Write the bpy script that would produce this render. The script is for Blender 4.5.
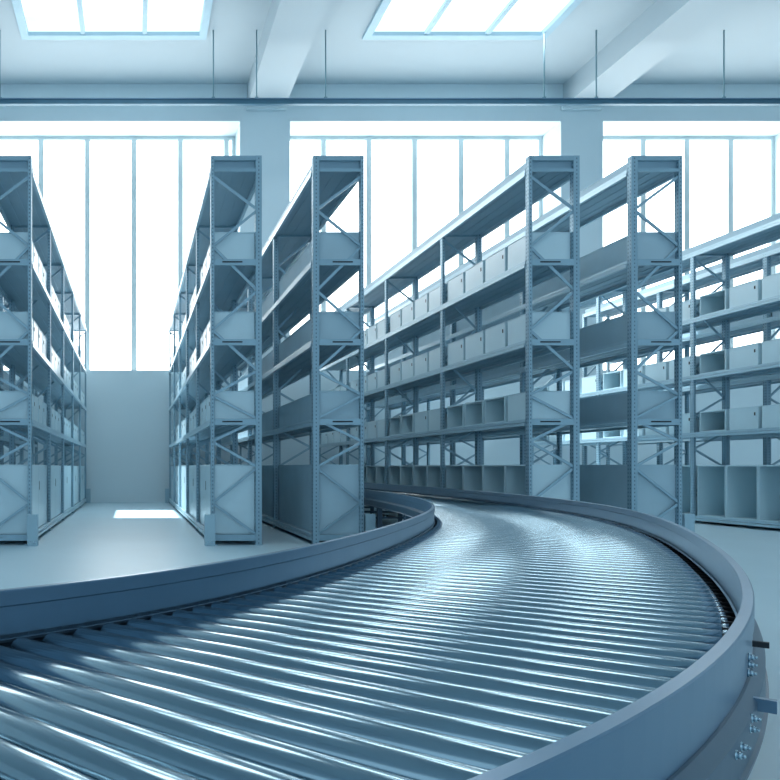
import bpy, bmesh, math, random
from mathutils import Vector
for o in list(bpy.data.objects): bpy.data.objects.remove(o)
S = bpy.context.scene
C = S.collection
random.seed(4)

# ------------------------------------------------------------------ camera
cam = bpy.data.cameras.new('camera')
cam.sensor_width = 36; cam.lens = 36 * 750 / 780
cam.shift_x = (390 - 133.4) / 780; cam.shift_y = (467.3 - 390) / 780
cam.clip_start = .02; cam.clip_end = 200
camo = bpy.data.objects.new('camera', cam); C.objects.link(camo)
camo.location = (0, 0, 1.0); camo.rotation_euler = (math.pi / 2, 0, 0)
S.camera = camo

# ------------------------------------------------------------------ world, sun, exposure
WORLD_COL = (.50, .72, .88); WORLD_STR = 1.0
WINDOW_STR = 4.6; SKYLIGHT_STR = 0.34; SUN_STR = 12.0; ADDED_SKY_STR = 5.0
w = bpy.data.worlds.new('world'); S.world = w; w.use_nodes = True
bg = w.node_tree.nodes['Background']
bg.inputs[0].default_value = (*WORLD_COL, 1); bg.inputs[1].default_value = WORLD_STR
sun = bpy.data.lights.new('sun', 'SUN'); sun.energy = SUN_STR; sun.angle = math.radians(.6); sun.color = (.9, .98, 1)
suno = bpy.data.objects.new('sun', sun); C.objects.link(suno)
suno.location = (-3, 18, 16)
suno.rotation_euler = Vector((2.25, -1.25, -11.9)).to_track_quat('-Z', 'Y').to_euler()
S.view_settings.view_transform = 'Standard'; S.view_settings.look = 'None'
S.view_settings.gamma = 1; S.view_settings.use_curve_mapping = False
S.view_settings.exposure = 0.12

# ------------------------------------------------------------------ materials
def mat(name, col, rough=.5, metal=0, var=.04, vscale=3.0, spec=.5, bump=0, bscale=60):
    m = bpy.data.materials.new(name); m.use_nodes = True
    nt = m.node_tree; b = nt.nodes['Principled BSDF']
    b.inputs['Roughness'].default_value = rough; b.inputs['Metallic'].default_value = metal
    b.inputs['Specular IOR Level'].default_value = spec
    tc = nt.nodes.new('ShaderNodeTexCoord')
    n = nt.nodes.new('ShaderNodeTexNoise'); n.inputs['Scale'].default_value = vscale; n.inputs['Detail'].default_value = 4
    nt.links.new(tc.outputs['Object'], n.inputs['Vector'])
    r = nt.nodes.new('ShaderNodeValToRGB')
    r.color_ramp.elements[0].position = .3; r.color_ramp.elements[1].position = .7
    r.color_ramp.elements[0].color = (*[c * (1 - var) for c in col], 1)
    r.color_ramp.elements[1].color = (*[min(1, c * (1 + var)) for c in col], 1)
    nt.links.new(n.outputs['Fac'], r.inputs['Fac'])
    nt.links.new(r.outputs['Color'], b.inputs['Base Color'])
    if bump:
        n2 = nt.nodes.new('ShaderNodeTexNoise'); n2.inputs['Scale'].default_value = bscale
        nt.links.new(tc.outputs['Object'], n2.inputs['Vector'])
        bp = nt.nodes.new('ShaderNodeBump'); bp.inputs['Strength'].default_value = bump; bp.inputs['Distance'].default_value = .01
        nt.links.new(n2.outputs['Fac'], bp.inputs['Height']); nt.links.new(bp.outputs['Normal'], b.inputs['Normal'])
    return m

def perforated(name, col, pitch=.05):
    """painted steel upright with a column of punched holes on each face"""
    m = mat(name, col, .45, .35)
    nt = m.node_tree; b = nt.nodes['Principled BSDF']; L = nt.links.new
    tc = nt.nodes.new('ShaderNodeTexCoord'); sp = nt.nodes.new('ShaderNodeSeparateXYZ'); L(tc.outputs['Object'], sp.inputs[0])
    sn = nt.nodes.new('ShaderNodeSeparateXYZ'); L(tc.outputs['Normal'], sn.inputs[0])
    def M(op, a, b_=None, c=None):
        n = nt.nodes.new('ShaderNodeMath'); n.operation = op
        for i, v in enumerate((a, b_, c)):
            if v is None: continue
            if isinstance(v, (int, float)): n.inputs[i].default_value = v
            else: L(v, n.inputs[i])
        return n.outputs[0]
    zz = M('ABSOLUTE', M('SUBTRACT', M('FRACT', M('MULTIPLY', sp.outputs[2], 1 / pitch)), .5))
    zin = M('LESS_THAN', zz, .21)
    fx = M('LESS_THAN', M('ABSOLUTE', sp.outputs[0]), .007)
    sy = M('LESS_THAN', M('ABSOLUTE', M('SUBTRACT', M('ABSOLUTE', sp.outputs[1]), .022)), .008)
    isx = M('GREATER_THAN', M('ABSOLUTE', sn.outputs[0]), .5)
    mask = M('MULTIPLY', zin, M('ADD', M('MULTIPLY', isx, sy), M('MULTIPLY', M('SUBTRACT', 1.0, isx), fx)))
    src = b.inputs['Base Color'].links[0].from_socket
    mix = nt.nodes.new('ShaderNodeMix'); mix.data_type = 'RGBA'
    L(mask, mix.inputs[0]); L(src, mix.inputs[6]); mix.inputs[7].default_value = (.12, .19, .24, 1)
    L(mix.outputs[2], b.inputs['Base Color'])
    return m

def glow(name, col, strength, clear):
    m = bpy.data.materials.new(name); m.use_nodes = True; nt = m.node_tree
    for n in list(nt.nodes):
        if n.type != 'OUTPUT_MATERIAL': nt.nodes.remove(n)
    out = [n for n in nt.nodes if n.type == 'OUTPUT_MATERIAL'][0]
    e = nt.nodes.new('ShaderNodeEmission'); e.inputs[0].default_value = (*col, 1); e.inputs[1].default_value = strength
    if clear:
        t = nt.nodes.new('ShaderNodeBsdfTransparent'); a = nt.nodes.new('ShaderNodeAddShader')
        nt.links.new(e.outputs[0], a.inputs[0]); nt.links.new(t.outputs[0], a.inputs[1]); nt.links.new(a.outputs[0], out.inputs[0])
    else: nt.links.new(e.outputs[0], out.inputs[0])
    return m

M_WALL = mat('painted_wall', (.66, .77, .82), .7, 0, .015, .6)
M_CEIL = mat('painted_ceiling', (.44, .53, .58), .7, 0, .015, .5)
M_FLOOR = mat('sealed_floor', (.47, .64, .72), .33, 0, .03, .8, .5)
M_RACK = mat('rack_steel', (.28, .43, .52), .33, .35, .04, 4)
M_UP = perforated('upright_steel', (.28, .43, .52))
M_DECK = mat('shelf_deck', (.30, .44, .53), .5, .2, .05, 2)
M_BIN = mat('bin_board', (.56, .73, .80), .30, 0, .03, 2)
M_TRAY_SHADE = mat('shaded_tray_board', (.42, .57, .65), .75, 0, .05, 2, .25)  # bin colour darkened; shade between the racks is put into it
M_BEAM_SHEEN = mat('shelf_beam_sheen', (.42, .59, .68), .3, .25, .03, 4)  # rack steel lightened; window sheen along the aisle beams is put into the colour
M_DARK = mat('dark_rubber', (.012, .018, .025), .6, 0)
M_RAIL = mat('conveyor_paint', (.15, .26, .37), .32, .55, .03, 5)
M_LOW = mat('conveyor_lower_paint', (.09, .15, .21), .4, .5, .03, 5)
M_ROLL = mat('roller_steel', (.32, .44, .51), .18, 1, .03, 8)
M_BOLT = mat('zinc_bolt', (.45, .58, .66), .25, 1)
M_PIPE = mat('blue_pipe', (.06, .16, .23), .4, .3)
M_ROD = mat('hanger_rod', (.20, .34, .40), .5, .3)
M_FRAME = mat('window_frame', (.62, .72, .74), .5, .1)
M_GUARD = mat('guard_paint', (.36, .53, .62), .5, .1)
M_PANE = glow('bright_window_glass', (.96, 1.0, 1.0), WINDOW_STR, False)
M_ADDED_SKY = glow('added_skylight_glow', (.90, .98, 1.0), ADDED_SKY_STR, False)  # opaque glowing panes of unseen skylights added to light bins and rollers
M_SKY = glow('bright_skylight_glass', (.93, 1.0, 1.0), SKYLIGHT_STR, True)

# ------------------------------------------------------------------ helpers
class MB:
    def __init__(s): s.bm = bmesh.new()
    def box(s, x0, x1, y0, y1, z0, z1):
        v = [s.bm.verts.new(p) for p in ((x0,y0,z0),(x1,y0,z0),(x1,y1,z0),(x0,y1,z0),(x0,y0,z1),(x1,y0,z1),(x1,y1,z1),(x0,y1,z1))]
        for f in ((3,2,1,0),(4,5,6,7),(0,1,5,4),(1,2,6,5),(2,3,7,6),(3,0,4,7)): s.bm.faces.new([v[i] for i in f])
        return s
    def bar(s, a, b, w, t, side=Vector((0,1,0))):
        a, b = Vector(a), Vector(b); d = (b - a).normalized(); n = side.cross(d).normalized(); m = d.cross(n)
        v = []
        for p in (a, b):
            for i, j in ((-1,-1),(1,-1),(1,1),(-1,1)): v.append(s.bm.verts.new(p + n*w/2*i + m*t/2*j))
        for f in ((3,2,1,0),(4,5,6,7),(0,1,5,4),(1,2,6,5),(2,3,7,6),(3,0,4,7)): s.bm.faces.new([v[i] for i in f])
        return s
    def tube(s, a, b, r, seg=16, cap=True, bev=0):
        a, b = Vector(a), Vector(b); d = (b - a).normalized()
        n = d.orthogonal().normalized(); m = d.cross(n); rings = []
        st = [(a, r), (b, r)] if not bev else [(a, r-bev), (a+d*bev, r), (b-d*bev, r), (b, r-bev)]
        for p, q in st:
            rings.append([s.bm.verts.new(p + (n*math.cos(2*math.pi*k/seg) + m*math.sin(2*math.pi*k/seg))*q) for k in range(seg)])
        for r0, r1 in zip(rings, rings[1:]):
            for k in range(seg):
                f = s.bm.faces.new((r0[k], r0[(k+1)%seg], r1[(k+1)%seg], r1[k])); f.smooth = True
        if cap: s.bm.faces.new(rings[0][::-1]); s.bm.faces.new(rings[-1])
        return s
    def bevel(s, w):
        bmesh.ops.bevel(s.bm, geom=list(s.bm.edges), offset=w, segments=1, affect='EDGES', clamp_overlap=True); return s
    def build(s, name, m, parent=None, loc=None, **tags):
        bmesh.ops.recalc_face_normals(s.bm, faces=list(s.bm.faces))
        me = bpy.data.meshes.new(name); s.bm.to_mesh(me); s.bm.free(); me.materials.append(m)
        o = bpy.data.objects.new(name, me); C.objects.link(o)
        if parent: o.parent = parent
        if loc: o.location = loc
        for k, v in tags.items(): o[k] = v
        return o
def tag(o, label, cat, group=None):
    o['label'] = label; o['category'] = cat
    if group: o['group'] = group
    return o
def thing(name, label, cat, loc=(0,0,0), group=None):
    o = bpy.data.objects.new(name, None); o.empty_display_size = .1; C.objects.link(o); o.location = loc
    return tag(o, label, cat, group)
def struct(o): o['kind'] = 'structure'; return o
def dup(root, loc, label, group=None):
    r = root.copy(); C.objects.link(r); r.location = loc; r['label'] = label
    if group: r['group'] = group
    for ch in list(root.children):
        c = ch.copy(); C.objects.link(c); c.parent = r
        for g in list(ch.children):
            d = g.copy(); C.objects.link(d); d.parent = c
    return r

# ------------------------------------------------------------------ room
YW = 21.3; K = YW / 750.0            # wall plane; metres per pixel there
def wx(u): return (u - 133.4) * K
ZC = 11.88; REV = .98; SILL = 3.76; HEAD = 10.83
XL, XR, YB = -15.0, 30.0, -10.0
struct(MB().box(XL-.3, XR+.3, YB, YW+1.6, -.2, 0).build('floor', M_FLOOR))
openings = [(wx(-349), wx(-78)), (wx(-31), wx(240)), (wx(290), wx(561)), (wx(603), wx(804)), (wx(850), wx(1120))]
# far wall with deep window openings
mb = MB(); T = REV + .35
mb.box(XL-.3, XR+.3, YW, YW+T, 0, SILL); mb.box(XL-.3, XR+.3, YW, YW+T, HEAD, ZC+.5)
xs = [XL-.3] + [v for o in openings for v in o] + [XR+.3]
for i in range(0, len(xs), 2): mb.box(xs[i], xs[i+1], YW, YW+T, SILL, HEAD)
bmesh.ops.remove_doubles(mb.bm, verts=mb.bm.verts, dist=1e-4)
struct(mb.build('wall_far', M_WALL))
struct(MB().box(XL-.3, XL, YB, YW, 0, ZC).build('wall_left', M_WALL))
struct(MB().box(XR, XR+.3, YB, YW, 0, ZC).build('wall_right', M_WALL))
# ceiling slab with skylight wells; unseen nearer rows added for bin light and roller highlights
sk = [(-2.80, 1.82), (5.80, 10.38)]; ROWS = [(15.9, 18.93), (10.4, 13.4), (4.9, 7.9)]
mb = MB(); cx = [XL-.3, sk[0][0], sk[0][1], sk[1][0], sk[1][1], XR+.3]
edge = YW + T
for r0, r1 in ROWS:
    mb.box(XL-.3, XR+.3, r1, edge, ZC, ZC+.5); edge = r0
    for i in (0, 2, 4): mb.box(cx[i], cx[i+1], r0, r1, ZC, ZC+.5)
mb.box(XL-.3, XR+.3, YB, edge, ZC, ZC+.5)
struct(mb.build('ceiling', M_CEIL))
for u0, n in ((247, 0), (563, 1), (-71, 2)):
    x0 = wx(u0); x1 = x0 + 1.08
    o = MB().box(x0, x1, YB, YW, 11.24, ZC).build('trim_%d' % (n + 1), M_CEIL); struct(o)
for u0, n in ((247, 3), (561.5, 4)):
    o = MB().box(wx(u0)-.02, wx(u0)+1.1, YW-.12, YW, 11.12, 11.24).bevel(.01).build('trim_%d' % (n + 1), M_WALL); struct(o)
# windows
def window(n, x0, x1, mull):
    yo = YW + REV; f = MB(); t = .10
    f.box(x0, x1, yo, yo+.1, HEAD-t, HEAD); f.box(x0, x1, yo, yo+.1, SILL, SILL+.05)
    f.box(x0, x0+t, yo, yo+.1, SILL+.05, HEAD-t); f.box(x1-t, x1, yo, yo+.1, SILL+.05, HEAD-t)
    for u in mull:
        x = (u - 133.4) * yo / 750
        f.box(x-.075, x+.075, yo-.02, yo+.08, SILL+.05, HEAD-t)
    o = struct(f.build('window_%d' % n, M_FRAME))
    MB().box(x0+.02, x1-.02, yo+.09, yo+.11, SILL+.02, HEAD-.02).build('pane', M_PANE, o)
window(1, *openings[1], (-5, 41.2, 87.4, 134, 180.5, 226.5))
window(2, *openings[2], (323.5, 368.7, 414.5, 461, 507))
window(3, *openings[3], (643, 686.6, 730.4))
window(4, *openings[0], (-323, -276.5, -230, -184, -137.5))  # unseen bay added for highlights on the left roller ends
window(5, *openings[4], (885, 931, 977, 1023, 1069))  # unseen right-hand bay added likewise, giving side light to the bins
wn = 6
for ri, (SY0, SY1) in enumerate(ROWS):
    for x0, x1 in sk:
        f = MB(); zf = ZC - .08; t = .17
        f.box(x0-.02, x1+.02, SY0-.02, SY0+t, zf, ZC+.02); f.box(x0-.02, x1+.02, SY1-t, SY1+.02, zf, ZC+.02)
        f.box(x0-.02, x0+t, SY0+t, SY1-t, zf, ZC+.04); f.box(x1-t, x1+.02, SY0+t, SY1-t, zf, ZC+.04)
        for k in (1, 2):
            x = x0 + (x1-x0)*k/3; f.box(x-.055, x+.055, SY0+t, SY1-t, zf+.02, ZC+.015)
        o = struct(f.build('window_%d' % wn, M_GUARD)); wn += 1
        MB().box(x0+.02, x1-.02, SY0+.02, SY1-.02, ZC+.02, ZC+.04).build('pane', M_SKY if ri == 0 else M_ADDED_SKY, o)  # only the farthest row is in view; nearer ones are added light sources

# ------------------------------------------------------------------ suspended rail across the hall
YR = 18.67
rail = thing('suspended_rail', 'dark blue horizontal rail hung on thin rods across the hall below the skylights', 'ceiling rail', (4.5, YR, 10.1))
mb = MB(); mb.box(-11.7, 12.7, -.05, .05, -.075, .035); mb.build('beam', M_PIPE, rail)
mb = MB(); mb.box(-11.7, 12.7, -.075, .075, .035, .06); mb.build('top_flange', M_RAIL, rail)
for u in (0, 213.3, 256.6, 325.6, 544.2, 596.2, 723.9):
    x = (u - 133.4) * YR / 750 - 4.5
    top = 11.24 if (3.2 < x + 4.5 < 4.35 or 12.2 < x + 4.5 < 13.3) else ZC
    r = MB().tube((x, 0, .06), (x, 0, top - 10.1), .017, 10).build('hanger_rod', M_ROD, rail)
    MB().tube((x, 0, .06), (x, 0, .11), .045, 10).build('nut', M_ROD, r)

# ------------------------------------------------------------------ racks
W = .655; Y0 = 9.65
LEV = [3.68, 2.65, 1.625]              # beam tops of the three upper shelves
POST_H = 5.015
def post_mesh(wx_, POST_H):
    mb = MB(); h = wx_/2; d = .045
    # hollow channel: front web, two side flanges and return lips
    mb.box(-h, h, -d, d, 0, POST_H); return mb.bevel(.004)
posts = {}
NODES = [4.76, 4.32, 3.85, 3.28, 2.77, 2.25, 1.93, 1.62, 1.33, 1.0, .54, .12]
ORD = ['first', 'second', 'third', 'fourth', 'fifth', 'sixth', 'seventh']
def rack(name_, label, x0, y0, nb, bay, aisle, mirror, detail=True, gname=None):
    r = thing('storage_rack', label, 'storage rack', (x0, y0, 0), 'tall steel storage racks')
    wl, wr = (.045, .08) if aisle == 'L' else (.08, .045)
    L = nb * bay
    for i in range(nb + 1):
        y = i * bay + (.045 if i == 0 else (-.045 if i == nb else 0))
        for wv, xc in ((wl, wl/2), (wr, W - wr/2)):
            hgt = POST_H if i == 0 else 4.87
            if (wv, hgt) not in posts:
                o = post_mesh(wv, hgt).build('upright', M_UP, r); posts[(wv, hgt)] = o
            else:
                o = posts[(wv, hgt)].copy(); C.objects.link(o); o.parent = r
            o.location = (xc, y, 0)
        for fx in (-.01, W-.09): MB().box(fx, fx+.1, y-.06, y+.06, 0, .012).build('foot_plate', M_RACK, r)
        xa, xb = wl*.8, W - wr*.8
        if mirror: xa, xb = xb, xa
        segs = [((xa if k % 2 == 0 else xb, y, NODES[k]), (xb if k % 2 == 0 else xa, y, NODES[k+1] + .0)) for k in range(len(NODES)-1)]
        if i == 0 and detail:
            for a, b in segs:
                a = (a[0], -.0 + .03, a[2] - .012); b = (b[0], .03, b[2] + .012)
                MB().bar(a, b, .034, .02).build('diagonal_brace', M_RACK, r)
            MB().box(wl, W-wr, .0, .04, 4.95, 5.01).build('top_crossbar', M_RACK, r)
            MB().box(wl, W-wr, .0, .035, 4.805, 4.845).build('crossbar', M_RACK, r)
        else:
            m = MB()
            for a, b in segs: m.bar(a, b, .034, .02)
            m.box(wl, W-wr, y-.02, y+.02, 4.80, 4.84); m.build('frame_bracing', M_RACK, r)
    e = .012
    for z in [4.865] + LEV + [.135]:
        m = MB()
        m.box(wl*.3, W-wr*.3, (.10 if z < 4.8 else .05), L-.1, z-.03, z-.005 if z < 4.8 else 4.965)
        nrib = 0
        for q in range(3):   # stiffening ribs under the deck
            xx = W*(q+1)/4; m.box(xx-.02, xx+.02, .10, L-.1, z-.037, z-.03)
        m.build('shelf_panel', M_DECK, r)
        for side, xs_ in (('a', (-.012, .03)), ('b', (W-.03, W+.012))):
            m = MB()
            m.box(xs_[0], xs_[1], .09, L-.09, z-.085, z-.045)
            m.box(xs_[0] + (.008 if side == 'a' else 0), xs_[1] - (.008 if side == 'b' else 0), .09, L-.09, z-.038, z)
            m.build('shelf_beam', M_BEAM_SHEEN, r)
        if z < 4.8 and detail:
            c = MB().box(wl, W-wr, .0, .045, z-.08, z).build('end_crossbar', M_RACK, r)
            if z > .5:
                s0 = .17 if mirror else .10
                MB().box(wl+s0, W-wr-(.27-s0), -.004, .0, z-.045, z-.028).build('slot', M_DARK, c)
    return r
RK = {}
RX = {1: -1.314-W, 2: .9987, 3: 2.313, 4: 5.09, 5: 6.41, 6: 10.05}
RX[0] = RX[1] - .66 - W; RX[7] = RX[6] + W + .66
SPEC = {  # n: (bays, bay, aisle, mirror, y0, label)
 1: (5, 2.27, 'R', True, Y0, 'tall steel rack cut off by the left edge, its bins facing the central aisle'),
 2: (5, 2.27, 'L', False, Y0, 'tall steel rack standing just right of the central aisle, facing the left rack'),
 3: (4, 2.75, 'R', True, Y0, 'tall steel rack with long trays behind the inner conveyor rail, third rack from left'),
 4: (4, 2.75, 'L', False, Y0, 'tall steel rack right of the far conveyor bend with pale square bins, fourth from left'),
 5: (4, 2.75, 'R', True, Y0, 'tall steel rack backing onto the fourth rack, with long shaded trays, fifth from left'),
 6: (4, 2.75, 'L', False, 8.0, 'steel rack at the right edge with a row of open floor bins'),
 0: (4, 2.75, 'L', True, Y0, 'steel rack glimpsed through the shelves of the leftmost rack'),
 7: (4, 2.75, 'R', True, 8.0, 'steel rack glimpsed through the shelves of the rack at right edge')}
for n, (nb, bay, ai, mi, y0, lab) in SPEC.items():
    RK[n] = rack('r', lab, RX[n], y0, nb, bay, ai, mi, True)

# ------------------------------------------------------------------ bins
RN = {1: 'leftmost rack', 2: 'second rack from left', 3: 'third rack from left', 4: 'fourth rack from left',
      5: 'fifth rack from left', 6: 'rack at right edge', 0: 'rack behind the leftmost rack', 7: 'rack behind the rightmost rack'}
LN = ['highest bin row', 'middle bin row', 'lowest shelf row', 'floor row']
CARD = ['first', 'second', 'third', 'fourth', 'fifth', 'sixth', 'seventh', 'eighth', 'ninth', 'tenth', 'eleventh', 'twelfth',
        'thirteenth', 'fourteenth', 'fifteenth', 'sixteenth', 'seventeenth', 'eighteenth', 'nineteenth', 'twentieth']
BD = W - .131
protos = {}
def make_bin(kind, ln, h, face, dark):
    """closed bin with lid and finger hole, or an open-fronted bin; local origin at front-left base corner; face -1 = aisle on -x"""
    key = (kind, round(ln, 3), round(h, 3), face, dark)
    if key in protos: return key
    m_ = M_TRAY_SHADE if kind == 'tray' else M_BIN
    r = thing('storage_bin', 'bin', 'storage bin')
    if kind == 'closed':
        MB().box(0, BD, 0, ln, 0, h-.012).bevel(.006).build('body', m_, r)
        MB().box(-.003, BD+.003, -.003, ln+.003, h-.012, h).bevel(.003).build('lid', m_, r)
        xf = -.004 if face < 0 else BD
        MB().box(xf, xf+.004, .05, .075, h*.60, h*.74).build('finger_hole', M_DARK, r)
    elif kind == 'open':
        t = .014
        m = MB().box(0, BD, 0, ln, 0, t).box(0, BD, 0, t, t, h-t).box(0, BD, ln-t, ln, t, h-t).box(0, BD, 0, ln, h-t, h)
        xb = BD - t if face < 0 else 0
        m.box(xb, xb+t, t, ln-t, t, h-t); m.build('body', m_, r)
        xe = -.004 if face < 0 else BD
        e = MB().box(xe, xe+.004, 0, t*1.4, 0, h).box(xe, xe+.004, ln-t*1.4, ln, 0, h).box(xe, xe+.004, t*1.4, ln-t*1.4, h-t*1.4, h).box(xe, xe+.004, t*1.4, ln-t*1.4, 0, t*1.4)
        e.build('front_rim', M_BIN, r)
    elif kind == 'tray':
        t = .014
        m = MB().box(0, BD, 0, ln, 0, t).box(0, BD, 0, t, t, h).box(0, BD, ln-t, ln, t, h).box(0, t, t, ln-t, t, h).box(BD-t, BD, t, ln-t, t, h)
        m.build('body', m_, r)
        MB().box(-.005, BD+.005, -.005, 0, h-.022, h).box(-.005, 0, 0, ln, h-.022, h).box(BD, BD+.005, 0, ln, h-.022, h).build('rim', m_, r)
    protos[key] = [r, False]
    return key
def put(key, loc, label, group):
    r, used = protos[key]
    if not used:
        r.location = loc; r['label'] = label; r['group'] = group; protos[key][1] = True
        return r
    return dup(r, loc, label, group)
COLW = {'closed': 'pale closed bin', 'open': 'open-fronted bin', 'tray': 'long tray'}
for n, (nb, bay, ai, mi, y0, lab) in SPEC.items():
    face = -1 if ai == 'L' else 1
    x = RX[n] + (.048 if ai == 'L' else .083)
    for li, zt in enumerate(LEV + [.135]):
        h = .365 if li < 3 else .90
        idx = 0
        for b in range(nb):
            ys = y0 + b*bay + .06
            if n in (6, 7) and b == 0: continue
            if n in (3, 5, 0, 7):
                ln = bay - .12
                key = make_bin('tray' , ln, h, face, False)
                lab_ = 'long tray, %s, %s, %s bay from front' % (RN[n], LN[li], CARD[b])
                put(key, (x, ys, zt), lab_, 'long trays on the back-facing racks'); continue
            per = 4
            if li == 3 and n in (1, 2): per = 2
            pitch = (bay - .12) / per
            for q in range(per):
                kind = 'closed'
                if n == 4:
                    if li == 3: kind = 'open'
                    if li == 2 and ((b == 0 and q > 0) or (b == 1 and q >= 2)): kind = 'open'
                if n == 6:
                    if li == 3: kind = 'open'
                    elif q == 3: kind = 'open'
                gap = .07 if li < 3 else .012
                if li < 3: hh = h
                else: hh = h
                key = make_bin(kind, pitch - gap, hh, face, False)
                idx_name = CARD[idx]; idx += 1
                lab_ = '%s, %s, %s, %s from front' % (COLW[kind], RN[n], LN[li], idx_name)
                put(key, (x, ys + q*pitch, zt), lab_, 'bins on the shelves' if li < 3 else 'tall bins at floor level')

# post protectors at rack corners
gp = None
def guard(x, y, label):
    global gp
    if gp is None:
        gp = thing('post_protector', label, 'post guard', (x, y, 0), 'rack corner guards')
        MB().box(0, .13, 0, .018, 0, .40).box(0, .018, .018, .11, 0, .40).box(.112, .13, .018, .11, 0, .40).bevel(.003).build('guard_plate', M_GUARD, gp)
        for bx in (.04, .09): MB().tube((bx, -.008, .05), (bx, 0, .05), .012, 8).build('bolt', M_BOLT, gp)
    else: dup(gp, (x, y, 0), label)
guard(RX[1]+W-.035, Y0-.13, 'pale steel post guard at the near foot of the leftmost rack')
guard(RX[2]-.09, Y0-.13, 'pale steel post guard at near left foot of second rack from left')
guard(RX[3]+W-.0+.02, Y0+.0, 'pale steel post guard beside the third rack, behind the inner conveyor rail')
guard(RX[5]+W+.03, Y0+.0, 'pale steel post guard beside the fifth rack, behind the outer conveyor rail')
guard(RX[1]+W-.02, Y0+5*2.27+.02, 'small pale post guard at the far foot of the leftmost rack by the wall')
guard(RX[2]-.11, Y0+5*2.27+.02, 'small pale post guard at the far foot of second rack by the wall')

# ------------------------------------------------------------------ conveyor
DS = .315
KN = [-4, 0, 3, 6, 9, 12, 15, 19, 23, 28, 34, 46, 60]
KV = [0.0914, 0.0868, 0.0774, 0.051, 0.0251, 0.011, 0.0176, 0.033, 0.0295, 0.0169, 0.0082, 0.0049, 0.0]
ds = .05
def curv(q):
    for i in range(len(KN)-1):
        if q <= KN[i+1]: return KV[i] + (KV[i+1]-KV[i])*(q-KN[i])/(KN[i+1]-KN[i])
    return 0
X0, Y0c, TH0 = -1.9987, 3.068, 1.1519
back = []; x, y, th, q = X0, Y0c, TH0, 0
for i in range(76):
    th += ds*curv(q); q -= ds; x -= ds*math.sin(th); y -= ds*math.cos(th); back.append((x*DS, y*DS, th))
path = back[::-1]; x, y, th, q = X0, Y0c, TH0, 0
while y*DS < 20.2:
    path.append((x*DS, y*DS, max(th, 0))); x += ds*math.sin(max(th, 0)); y += ds*math.cos(th); th -= ds*curv(q); q += ds
STEP = ds*DS; NP = len(path)
def at(s):
    f = s/STEP; i = min(int(f), NP-2); t = f-i; a, b = path[i], path[i+1]
    return [a[j]+(b[j]-a[j])*t for j in range(3)]
LEN = (NP-1)*STEP
HW = 2.1678*DS; ZR = 1 - DS            # rail top height
def sweep(profile, closed=True, s0=0, s1=None, every=4):
    """profile: (n, z) points, n = offset to the right of the path, z relative to rail top"""
    bm = bmesh.new(); s1 = LEN if s1 is None else s1; i0 = int(s0/STEP); i1 = int(s1/STEP); rings = []
    for i in list(range(i0, i1, every)) + [min(i1, NP-1)]:
        X, Y, T_ = path[i]
        rings.append([bm.verts.new((X+n*math.cos(T_), Y-n*math.sin(T_), ZR+z)) for n, z in profile])
    m = len(profile)
    for a, b in zip(rings, rings[1:]):
        for k in range(m):
            f = bm.faces.new((a[k], a[(k+1)%m], b[(k+1)%m], b[k]))
    bm.faces.new(rings[0]); bm.faces.new(rings[-1][::-1])
    mb = MB(); mb.bm.free(); mb.bm = bm; return mb
cv = thing('roller_conveyor', 'large curved roller conveyor of blue steel sweeping across the foreground floor', 'conveyor', (at(3)[0], at(3)[1], 0))
cvo = Vector(cv.location)
def cpart(mb, name, m, parent=None):
    for v in mb.bm.verts: v.co -= cvo
    return mb.build(name, m, parent or cv)
for sg in (1, -1):
    o, i_ = HW, HW-.024
    prof = [(i_, 0), (i_+.002, .003), (o-.002, .003), (o, 0), (o, -.050), (o-.003, -.053), (o-.003, -.122), (i_-.002, -.122),
            (i_+.004, -.120), (i_+.004, -.040), (i_, -.036)]
    prof = [(n*sg, z) for n, z in prof]
    r = cpart(sweep(prof), 'side_rail', M_RAIL)
    # lower frame channel below the rail
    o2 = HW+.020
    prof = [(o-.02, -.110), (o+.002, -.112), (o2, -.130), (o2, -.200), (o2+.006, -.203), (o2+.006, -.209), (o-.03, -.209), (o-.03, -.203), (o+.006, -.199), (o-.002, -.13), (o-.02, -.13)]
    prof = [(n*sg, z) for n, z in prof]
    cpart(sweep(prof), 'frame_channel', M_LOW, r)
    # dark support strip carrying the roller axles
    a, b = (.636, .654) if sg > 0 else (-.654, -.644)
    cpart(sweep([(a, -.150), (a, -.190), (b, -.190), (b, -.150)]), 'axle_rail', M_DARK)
# near-black sheet below the roller bed
cpart(sweep([(-.62, -.225), (.62, -.225), (.62, -.235), (-.62, -.235)], every=8), 'under_sheet', M_DARK)
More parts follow.
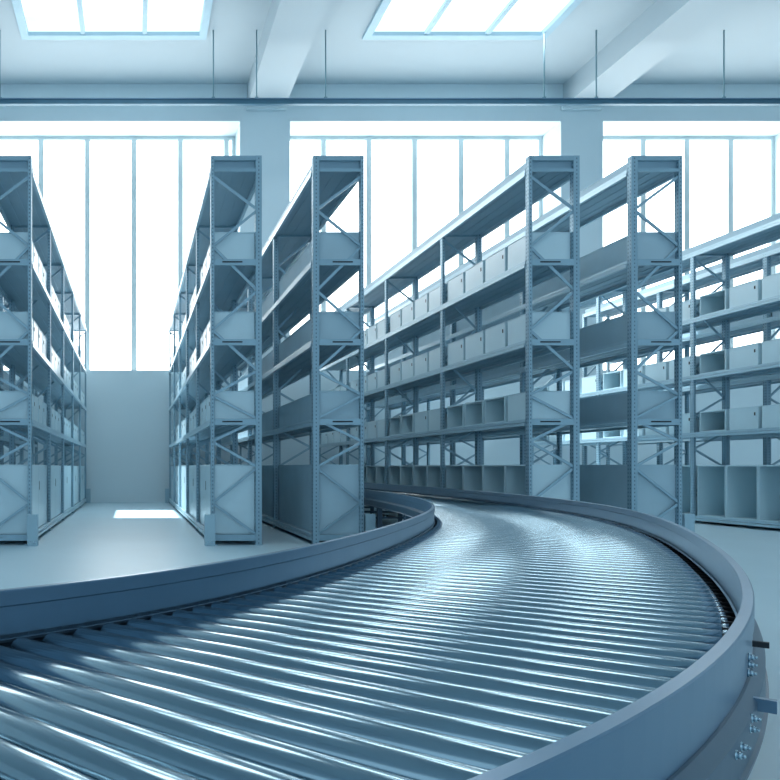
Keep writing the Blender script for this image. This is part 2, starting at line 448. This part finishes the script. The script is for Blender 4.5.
# rollers
PITCH = .1005; RR = .0375; NA, NB_ = -.640, .620
cz = ZR - .117 - RR + .004
NROLL = int((LEN-.1)/PITCH)
def roller_heading(q, t_):
    # near end: the rollers lie almost parallel, then follow the bend
    if q >= 4.2: return t_
    ref = .775 if q < 1.7 else .775 - (q-1.7)*.115
    k_ = max(0, min(1, (q-2.9)/1.3)); k_ = k_*k_*(3-2*k_)
    return min(ref, t_)*(1-k_) + t_*k_
rm = None
rest = MB()
stored = []
for k in range(NROLL):
    s = .05 + k*PITCH; X, Y, T_ = at(s); T_ = roller_heading(s, T_)
    c, sn = math.cos(T_), math.sin(T_)
    if k < 100:
        if rm is None:
            ro = MB().tube((NA, 0, 0), (NB_, 0, 0), RR, 28, bev=.003).build('roller', M_ROLL, cv)
            ax = MB().tube((NA-.012, 0, 0), (NB_+.06, 0, 0), .012, 8).build('axle', M_DARK, ro)
            rm = (ro, ax)
        else:
            ro = rm[0].copy(); C.objects.link(ro); ax = rm[1].copy(); C.objects.link(ax); ax.parent = ro
        ro.location = Vector((X, Y, cz)) - cvo; ro.rotation_euler = (0, 0, -T_)
    else:
        a = Vector((X+NA*c, Y-NA*sn, cz)) - cvo; b = Vector((X+NB_*c, Y-NB_*sn, cz)) - cvo
        rest.tube(a, b, RR, 14)
o = rest.build('roller', M_ROLL, cv); o['kind'] = 'stuff'
# chain and brackets seen in the gap beside the outer roller ends
ch = MB()
s = .4
while s < 9:
    X, Y, T_ = at(s); c, sn = math.cos(T_), math.sin(T_)
    P0 = Vector((X+.622*c, Y-.622*sn, ZR-.150)); P1 = Vector((X+.640*c, Y-.640*sn, ZR-.150))
    ch.tube(P0, P1, .012, 8)
    s += .05
cpart(ch, 'drive_chain', M_BOLT)['kind'] = 'stuff'
# legs with cross members
s = .9
first = True
while s < LEN-.5:
    X, Y, T_ = at(s); c, sn = math.cos(T_), math.sin(T_)
    lg = []
    for n in (-.60, .60):
        px, py = X+n*c, Y-n*sn
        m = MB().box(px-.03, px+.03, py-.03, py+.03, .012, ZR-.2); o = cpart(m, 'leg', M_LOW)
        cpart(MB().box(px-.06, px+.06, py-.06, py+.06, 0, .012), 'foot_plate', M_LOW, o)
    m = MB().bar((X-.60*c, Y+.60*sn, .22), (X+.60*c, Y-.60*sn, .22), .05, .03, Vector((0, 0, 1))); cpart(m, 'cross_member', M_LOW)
    s += 1.55
# fittings on the outside of the outer rail near the camera
def fitting(s, z, kind):
    X, Y, T_ = at(s); c, sn = math.cos(T_), math.sin(T_)
    nrm = Vector((c, -sn, 0)); tan = Vector((sn, c, 0)); base = Vector((X, Y, ZR+z)) + nrm*(HW + (.02 if z < -.125 else 0))
    if kind == 'b':
        m = MB().tube(base-nrm*.002, base+nrm*.002, .008, 12).tube(base+nrm*.002, base+nrm*.008, .006, 6).tube(base+nrm*.008, base+nrm*.013, .003, 8)
        cpart(m, 'bolt', M_BOLT)
    elif kind == 'bar':
        a = base - nrm*.01; b = base + nrm*.028
        m = MB().bar(a, b, .016, .024, Vector((0, 0, 1))); o = cpart(m, 'clamp_bar', M_RAIL)
    elif kind == 'blk':
        m = MB().bar(base, base+nrm*.028, .010, .012, Vector((0, 0, 1))); cpart(m, 'sensor_block', M_DARK)
for s, z, k in ((2.60, -.150, 'b'), (2.555, -.150, 'b'), (2.72, -.135, 'b'), (2.70, -.148, 'b'), (2.90, -.098, 'b'), (2.92, -.085, 'b'), (2.92, -.070, 'b'), (2.82, -.135, 'bar'), (3.02, -.062, 'blk')):
    fitting(s, z, k)
